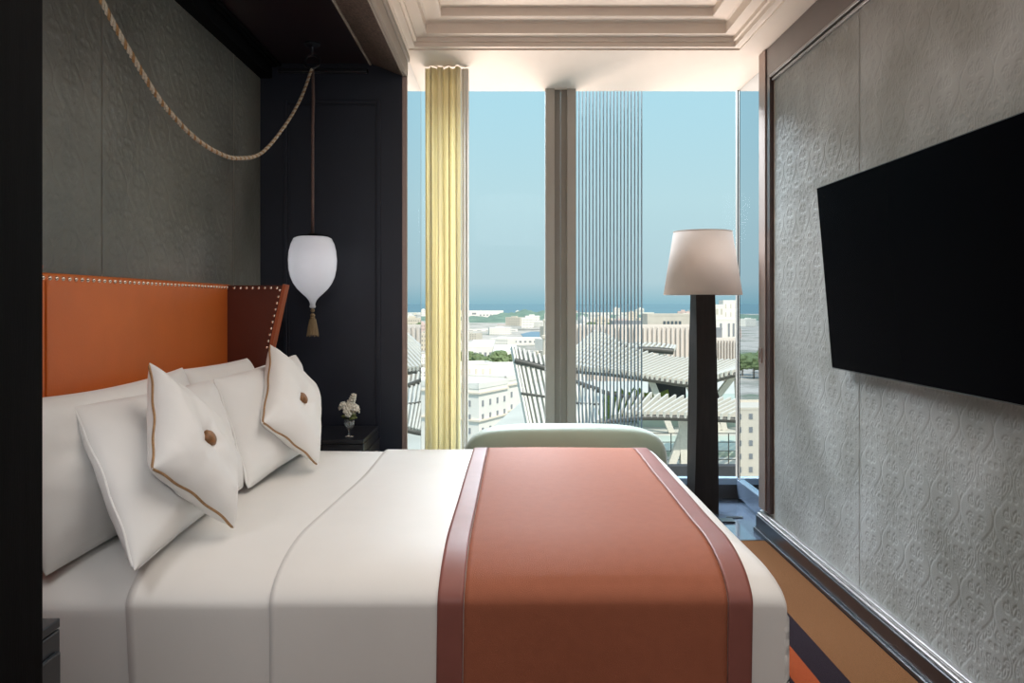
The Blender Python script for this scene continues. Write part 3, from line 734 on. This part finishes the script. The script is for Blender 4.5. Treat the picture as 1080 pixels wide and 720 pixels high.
# ================================================================== OUTSIDE
GZ = -45
def poly_slab(name, pts, z0, z1, m, kind=None, label=None, cat=None):
    mb = MB().prism([(p[0], p[1]) for p in pts], 2, z0, z1)
    o = mb.build(name, m)
    if kind: o['kind'] = kind
    if label: tag(o, label, cat)
    return o
poly_slab('ground', [(-2600, 100), (2600, 100), (3200, 3300), (900, 3650), (300, 3200), (-200, 3500), (-3000, 3000)], GZ-4, GZ, 'land', 'structure')
poly_slab('sea', [(-25000, 1500), (25000, 1500), (25000, 26000), (-25000, 26000)], GZ-6, GZ-2, 'sea', 'structure')
poly_slab('ground_lagoon', [(22, 1080), (56, 1080), (60, 1280), (38, 1300), (20, 1200)], GZ, GZ+.5, 'lagoon', 'structure')
# wooded ridges
def ridge(x0, x1, y, h, w, seed):
    n = 40; vs = []
    for i in range(n+1):
        u = i/n; x = x0+(x1-x0)*u; hh = h*(math.sin(PI*u)**.5)*(1+.5*noise.noise(Vector((x*.03, seed, 0)))+.25*noise.noise(Vector((x*.12, seed, 4))))
        vs += [(x, y-w, GZ), (x, y-w*.4, GZ+hh*.7), (x, y, GZ+hh), (x, y+w, GZ)]
    f = []
    for i in range(n):
        for k in range(3): f.append((i*4+k, (i+1)*4+k, (i+1)*4+k+1, i*4+k+1))
    o = MB().raw(vs, f).build('hill', 'hill', None, 'all'); o['kind'] = 'structure'
ridge(-180, 30, 2050, 12, 160, 1); ridge(-60, 260, 2350, 24, 180, 2); ridge(180, 700, 2500, 10, 200, 3); ridge(-900, -150, 2300, 14, 200, 4)

def building(name, base, w, d, h, rot, m, label, rows=0, cols=0, wm='win_dark', ww=.5, wh=.55, group=None, roof=True, sides=(0,), fins=0, inset=.0, z0=None):
    t = thing(name, base, label, 'building', group); t.rotation_euler = (0, 0, rot)
    def bl(mb, nm, m_, par):
        me = bpy.data.meshes.new(nm); mb.bm.to_mesh(me); mb.bm.free(); me.materials.append(M[m_])
        o = bpy.data.objects.new(nm, me); COL.objects.link(o); o.parent = par; return o
    bl(MB().box((-w/2, -d/2, 0), (w/2, d/2, h)), 'wall', m, t)
    if roof:
        pr = max(.4, h*.03)
        bl(MB().box((-w/2-.1, -d/2-.1, h), (w/2+.1, -d/2+.3, h+pr)).box((-w/2-.1, d/2-.3, h), (w/2+.1, d/2+.1, h+pr)).box((-w/2-.1, -d/2, h), (-w/2+.3, d/2, h+pr)).box((w/2-.3, -d/2, h), (w/2+.1, d/2, h+pr)), 'parapet', m, t)
    for s in sides:
        W_ = w if s in (0, 2) else d
        for r in range(rows):
            for c in range(cols):
                cx = -W_/2+W_*(c+.5)/cols; cz = h*(r+.5)/rows; hw = W_/cols*ww/2; hh = h/rows*wh/2
                if s == 0: b = ((cx-hw, -d/2-.12, cz-hh), (cx+hw, -d/2+.05, cz+hh))
                elif s == 1: b = ((w/2-.05, cx-hw, cz-hh), (w/2+.12, cx+hw, cz+hh))
                elif s == 3: b = ((-w/2-.12, cx-hw, cz-hh), (-w/2+.05, cx+hw, cz+hh))
                bl(MB().box(*b), 'window', wm, t)
    for k in range(fins):
        x = -w/2+w*(k+.5)/fins; bl(MB().box((x-w/fins*.16, -d/2-1.2, 0), (x+w/fins*.16, -d/2, h)), 'fin', m, t)
    return t
# the large white building, left pane: corner towards us
rot = R(62); c = at(505, 410, 140); bw, bd = 10.5, 15
ux, uy = Vector((math.cos(rot), math.sin(rot), 0)), Vector((-math.sin(rot), math.cos(rot), 0))
def office(c, bw, bd, label, cols, sides=(0, 3)):
    ctr = Vector((c.x, c.y, 0))+ux*bw/2+uy*bd/2; H = c.z-GZ
    b = building('office_building', (ctr.x, ctr.y, GZ), bw, bd, H, rot, 'white_ext', label)
    for s_ in sides:
        W_ = bw if s_ == 0 else bd
        for r in range(6):
            for q in range(cols):
                cx = -W_/2+W_*(q+.5)/cols; cz = H-2.6-r*2.35
                bx = ((cx-.28, -bd/2-.1, cz-.5), (cx+.28, -bd/2+.05, cz+.5)) if s_ == 0 else ((-bw/2-.1, cx-.28, cz-.5), (-bw/2+.05, cx+.28, cz+.5))
                me = MB().box(*bx).build('window', 'grey_ext'); me.parent = b
    for z in (H-.9, H-5.6):
        me = MB().box((-bw/2-.35, -bd/2-.35, z), (bw/2, bd/2, z+.3)).build('cornice', 'white_ext2'); me.parent = b
    return b
office(c, bw, bd, 'large white corner building with rows of small windows in the left pane', 4)
office(at(534, 402, 150), 16, 9, 'white building wing behind the corner building, reaching to the leaning slats', 4)
rp = at(498, 392, 158)
building('roof_pavilion', (rp.x, rp.y, at(505, 410, 140).z+.35), 7, 5, 2.6, R(20), 'white_ext', 'low white pavilion on the roof of the large white building', 1, 5, 'sand_ext', .3, .4)
building('office_building', (at(512, 0, 190).x, 196, GZ), 17, 26, at(0, 394, 185).z-GZ, R(4), 'white_ext', 'wide plain white roof block behind the corner building', 0, 0)
# ribbed long pale building, right
p = at(700, 374, 400)
building('ribbed_building', (at(676, 374, 400).x, 410, GZ), 68, 24, at(0, 345.5, 400).z-GZ, 0, 'white_ext3', 'long pale building with closely spaced vertical ribs left of the lamp post', fins=30)
building('ribbed_building', (at(772, 374, 380).x, 386, GZ), 19, 12, at(0, 359, 380).z-GZ, 0, 'white_ext3', 'lower pale ribbed building right of the lamp post under the white block', fins=14)
building('ribbed_building', (at(640, 352, 520).x, 520, GZ), 60, 20, at(0, 346, 520).z-GZ, 0, 'pink_ext', 'pinkish low block seen through the rod screen', 2, 14, 'sand_ext', .5, .3)
b = building('gallery_building', (at(714, 0, 470).x, 480, GZ), 34, 20, at(0, 333, 470).z-GZ, 0, 'sand_ext', 'pale green grey building with five dark tall windows above the ribbed one', 0, 0)
for k in range(5):
    x0, x1 = at(699.5+k*4.1, 0, 470).x, at(702+k*4.1, 0, 470).x; bx = b.location
    me = MB().box((x0-bx.x, -10.3, at(0, 343.8, 470).z-GZ), (x1-bx.x, -9.9, at(0, 338.5, 470).z-GZ)).build('window', 'win_dark'); me.parent = b
building('white_tower', (at(758, 0, 560).x, 570, GZ), 9, 12, at(0, 323, 560).z-GZ, 0, 'white_ext', 'slim white tower right of the lamp post with a domed top', 6, 3, 'sand_ext')
building('white_tower', (at(774.5, 0, 575).x, 590, GZ), 11, 12, at(0, 318.5, 560).z-GZ, 0, 'white_ext', 'broad white tower beside the glass corner', 8, 3, 'sand_ext', .2)
b = building('white_block', (at(770, 0, 440).x, 450, GZ), 26, 10, at(0, 338, 440).z-GZ, 0, 'white_ext', 'white block with tall narrow windows in front of the two towers', 0, 0)
for px in (763, 771.5, 776.5, 784):
    x0, x1 = at(px-.9, 0, 440).x, at(px+.9, 0, 440).x
    me = MB().box((x0-b.location.x, -5.3, at(0, 355, 440).z-GZ), (x1-b.location.x, -4.9, at(0, 341, 440).z-GZ)).build('window', 'grey_ext'); me.parent = b
building('grey_block', (at(663, 0, 600).x, 610, GZ), 21, 16, at(0, 340, 600).z-GZ, 0, 'grey_ext', 'dark grey flat block behind the rod screen', 1, 6, 'win_dark')
building('grey_block', (at(754, 0, 430).x, 430, GZ), 6, 6, at(0, 347.5, 428).z-GZ, 0, 'grey_ext', 'small dark grey block right of the lamp post', 1, 2, 'win_dark')
# minaret beside the mullion
mn = at(576, 0, 330)
t = thing('minaret', (mn.x, 330, GZ), 'slender cream minaret tower at the left edge of the mullion', 'tower')
hm = at(0, 326, 330).z
MB().lathe([(1.6, GZ), (1.4, hm-12), (2.0, hm-11.6), (2.0, hm-10.6), (1.2, hm-10.4), (1.1, hm-5), (1.5, hm-4.8), (1.5, hm-4.2), (.8, hm-4), (.7, hm-2), (0, hm)], (mn.x, 330, 0), 16).build('shaft', 'white_ext2', t, True)
# cream mansion block, seen mirrored in the glossy right reveal
mx = 2*1.652
pc = at(800, 434, 200)
cb = building('mansion_block', (mx-pc.x-4, 212, GZ), 26, 16, pc.z-GZ, R(-6), 'white_ext2', 'cream stone mansion block with small dark windows, reflected beside the right wall', 6, 9, 'grey_ext', .34, .42, sides=(0, 1))
# long white low rows
def row(px0, px1, pt, D, m, label, nm='terrace_row', d=20, rows=1, cols=8):
    x0, x1 = at(px0, 0, D).x, at(px1, 0, D).x
    return building(nm, ((x0+x1)/2, D+d/2, GZ), x1-x0, d, at(0, pt, D).z-GZ, 0, m, label, rows, cols, 'grey_ext', .5, .3)
row(478, 531, 327.5, 2700, 'white_ext', 'bright white housing row on the shore at the left', rows=1, cols=6)
row(505, 534, 330, 2600, 'white_ext', 'second white housing row just in front of the shore')
row(492, 546, 347.5, 1330, 'white_ext', 'long low white terminal with dark openings in the left pane', cols=6)
row(527, 573, 349.5, 1400, 'sand_ext', 'long low sandy wall beside the harbour', cols=10)
row(524, 551, 342.5, 1700, 'pink_ext', 'row of pinkish houses under the wooded ridge', cols=9)
row(493, 520, 366, 640, 'white_ext', 'wide white flat roof at the left of the left pane', d=120, cols=5)
row(520, 546, 371, 560, 'white_ext', 'wide white flat roof behind the leaning slats', d=90, cols=5)
row(536, 572, 357, 900, 'white_ext', 'white sheds in front of the harbour water', d=30, cols=7)
row(680, 745, 331.5, 2300, 'white_ext', 'long white shoreline building in the right pane', cols=14)
row(607, 690, 329.5, 2500, 'white_ext', 'white shoreline buildings behind the rod screen', cols=16)
row(703, 745, 336, 1000, 'white_ext2', 'pale cream hall above the five window building', d=60, cols=9)
# scattered town
kinds = [('town_white', 'white'), ('town_white', 'white'), ('town_cream', 'cream'), ('town_sandy', 'sandy'), ('town_pinkish', 'pinkish'), ('town_white', 'white')]
protos = []
for m_, _c in kinds:
    me = bpy.data.meshes.new('town_block')
    bb = MB().box((-.5, -.5, 0), (.5, .5, 1)).box((-.2, -.2, 1), (.15, .2, 1.12)); bb.bm.to_mesh(me); bb.bm.free(); me.materials.append(M[m_]); protos.append(me)
random.seed(5); cnt = 0; taken = []
def spot_free(x, y, r):
    return all((x-a)**2+(y-b)**2 > (r+q)**2 for a, b, q in taken)
for o in list(bpy.data.objects):
    if o.get('category') == 'building' and o.location.y > 120:
        bw_ = max([max(abs(v.co.x) for v in ch.data.vertices) for ch in o.children if ch.type == 'MESH' and ch.name.startswith('wall')] or [10])
        for t_ in (-1, -.8, -.6, -.4, -.2, 0, .2, .4, .6, .8, 1): taken.append((o.location.x+bw_*t_, o.location.y, max(16, bw_*.3)))
tries = 0
while cnt < 210 and tries < 20000:
    tries += 1
    D = 400*math.exp(random.random()*1.95); px = random.uniform(420, 860) if random.random() < .82 else random.uniform(150, 420)
    if 545 < px < 580 and 1000 < D < 1350: continue
    if 1750 < D < 2650 and px < 640: continue
    h = random.uniform(5, 13)*(1+D/2400); w = random.uniform(10, 34); d = random.uniform(10, 26)
    if px < 578 and D < 750: h = random.uniform(4, 8)
    if px > 600 and D > 600: h *= 1.25
    x = (px-535)*D/864; r_ = .5*math.hypot(w, d)*.98
    if not spot_free(x, D, r_): continue
    if 470 < px < 550 and 490 < D < 780: continue
    taken.append((x, D, r_))
    o = bpy.data.objects.new('town_house', protos[cnt % 6]); COL.objects.link(o)
    o.location = (x, D, GZ-.2); o.rotation_euler.z = random.uniform(-.5, .5); o.scale = (w, d, h)
    zone = 'mirrored at the right' if px < 425 else 'beside the curtain' if px < 490 else 'in the left pane' if px < 578 else 'behind the rod screen' if px < 680 else 'left of the lamp post' if px < 727 else 'right of the lamp post' if px < 785 else 'beyond the right wall'
    dist = 'just past the pergolas' if D < 620 else 'in mid town' if D < 1000 else 'near the harbour' if D < 1500 else 'near the shore'
    shp = 'wide' if w > 24 else 'narrow' if w < 15 else 'square'
    tall = 'low' if h < 10 else 'tall' if h > 18 else 'mid height'
    lb = f'{shp} {tall} {kinds[cnt % 6][1]} house {dist}, {zone}'
    tag(o, lb, 'building', lb.replace(' house ', ' houses ')); cnt += 1
# trees
def tree(px, py, D, r, label, m='leaf_ext', group=None, base=GZ, n=9):
    c = at(px, py, D)
    t = thing('tree', (c.x, D, base), label, 'tree', group)
    mb = MB()
    for k in range(n):
        a = random.uniform(0, 6.28); q = random.uniform(0, .7)*r
        mb.ball((c.x+q*math.cos(a)*1.6, D+q*math.sin(a), c.z-r*.6+random.uniform(-.3, .4)*r), r*random.uniform(.45, .7), 2, .9, (1.2, 1, .9), k+px)
    mb.build('foliage', m, t)
    MB().tube([(c.x, D, base), (c.x, D, c.z-r*.7)], r*.09, 6).build('trunk', 'trunk', t)
tree(487, 371, 296, 2.6, 'green tree clump at the far left of the left pane behind the white building')
tree(501, 374, 318, 3.0, 'second green tree clump behind the white building roof')
tree(512, 377, 292, 2.0, 'small green tree behind the white building roof pavilion')
tree(527, 372, 300, 3.2, 'rounded dark green tree left of the leaning slats')
tree(540, 374, 306, 1.9, 'small green tree touching the leaning slats')
for px, py, D, lb in ((622, 341, 900, 'leftmost dark green street tree behind the rod screen'), (641, 342, 1000, 'dark green street tree in the middle behind the rod screen'), (684, 337, 1400, 'dark green far tree just right of the rod screen'), (696, 338, 1300, 'dark green far tree between the rods and the lamp post')):
    tree(px, py, D, 8, lb)
for k, (px, D) in enumerate(((783, 520), (795, 500), (808, 540))):
    q = at(px, 374, D); tree(535+(2*1.652-q.x)*864/D, 374, D, 6.5, ('leftmost', 'middle', 'rightmost')[k]+' of three green trees mirrored beside the right wall', n=12)

# terrace podium below with pergolas
TZ = -8.0
poly_slab('ground_podium', [(-3, 36), (-1.1, 62), (2, 82), (4, 98), (70, 98), (70, 36)], TZ-6, TZ, 'terrace', 'structure')
poly_slab('roof_light', [(10, 62), (26, 62), (28, 80), (11, 80)], TZ+.002, TZ+.5, 'poolroof', None, 'pale green glass roof on the podium behind the pergolas', 'roof light')
poly_slab('roof_light', [(7, 50), (17, 50), (18, 56), (7.5, 56)], TZ+.002, TZ+.3, 'poolroof', None, 'pale green glass roof on the podium under the nearest pergola', 'roof light')
tag(MB().box((4, 39.4, TZ), (16, 39.9, -6.45), .02).build('parapet_wall', 'parapet'), 'dark grey parapet wall low at the window foot beyond the lamp', 'parapet')
rl = thing('railing', (9, 47, TZ), 'thin grey railing on the podium behind the dark parapet', 'railing')
for k in range(9): MB().bar((5+k*1.1, 47, TZ), (5+k*1.1, 47, -6.1), .05, .05, (1, 0, 0)).build('post', 'beam', rl)
for z in (-6.1, -6.6, -7.1, -7.6): MB().bar((5, 47, z), (13.8, 47, z), .04, .04).build('rail', 'beam', rl)
hg = MB()
for k in range(26): 
    c = at(648+k*2.0, 427, 64); hg.ball((c.x, 66+random.uniform(-1, 1), TZ+.9), 1.0, 2, .8, (1, 1, 1.1), k)
tag(hg.build('hedge', 'leaf_bright'), 'bright green clipped hedge on the podium behind the rods', 'hedge')
tag(MB().box((at(690, 0, 68).x, 68.5, TZ), (at(725, 0, 68).x, 71, TZ+2.9), .05).build('planter', 'parapet'), 'dark green black planter box right of the hedge', 'planter')

def interp(P, t):
    n = len(P)-1; f = min(max(t*n, 0), n-1e-6); i = int(f); u = f-i
    p0, p1, p2, p3 = P[max(i-1, 0)], P[i], P[i+1], P[min(i+2, n)]
    return .5*((2*p1)+(p2-p0)*u+(2*p0-5*p1+4*p2-p3)*u*u+(3*p1-p0-3*p2+p3)*u**3)
def pergola(F, Bk, n, w, h, label, beams, legs):
    F = [at(*p) for p in F]; Bk = [at(*p) for p in Bk]
    c = interp(F, .5)
    t = thing('pergola', (c.x, c.y, TZ), label, 'pergola')
    for k in range(n):
        s = k/(n-1); a, b = interp(F, s), interp(Bk, s)
        MB().bar(a, b, w, h, (0, 0, 1) if abs((b-a).normalized().z) < .9 else (0, 1, 0)).build('slat', 'slat', t)
    for fr, r, up, *q in beams:
        sm = q[1] if q else 1; dy = q[0] if q else 0
        pts = [interp(F, s/40*sm)*(1-fr)+interp(Bk, s/40*sm)*fr+Vector((0, dy, -up)) for s in range(41)]
        MB().tube(pts, r, 6).build('beam', 'beam', t, 'all')
    for s, fr, dx in legs:
        p = interp(F, s)*(1-fr)+interp(Bk, s)*fr
        MB().bar((p.x, p.y, p.z-.2), (p.x+dx, p.y, TZ), .42, .42, (0, 1, 0)).build('post', 'slat', t)
    return t
pergola([(558, 456, 44), (590, 456, 44), (614, 452, 44), (644, 441, 44.5), (680, 437, 45), (730, 438, 45), (785, 440, 45), (850, 443, 45)],
        [(540, 366, 47), (573, 376, 47), (606, 394, 48), (646, 409, 49), (704, 418, 50), (762, 421, 51), (820, 423, 52), (885, 426, 52)],
        50, .12, .34, 'nearest white slatted pergola, its slats leaning upright beside the mullion', [(.03, .17, .2), (.84, .16, .0, -.3, .38), (.45, .07, .0, -.25, .38), (.9, .14, .2)], [(.66, .3, .1), (.68, .3, -1.1), (.9, .3, .2), (.93, .3, 1.3)])
pergola([(585, 387, 56), (615, 389, 56.5), (650, 392, 57), (690, 398, 58), (735, 403, 58), (770, 393, 58), (830, 385, 58)],
        [(628, 350, 66), (648, 357, 68), (690, 374, 69), (735, 379, 70), (785, 380, 70), (830, 374, 70), (880, 366, 70)],
        50, .16, .34, 'middle white slatted pergola, curving behind the lamp post', [(.02, .2, .22), (.5, .12, .2), (.95, .15, .15)], [(.46, .1, 1.6), (.58, .2, 1.9), (.62, .2, 1.7), (.68, .2, 1.0), (.80, .2, -3.2), (.81, .2, .2)])
pergola([(608, 376, 74), (632, 371, 74), (655, 368, 74), (685, 367, 74), (710, 369, 74)],
        [(618, 366, 78), (640, 364, 78), (664, 362.5, 78), (690, 362.5, 78), (712, 365, 78)],
        22, .22, .3, 'farthest small dark edged pergola with a rounded tip', [(.02, .3, .15), (.9, .2, .15)], [(.72, .2, 1.2), (.84, .2, 1.5)])
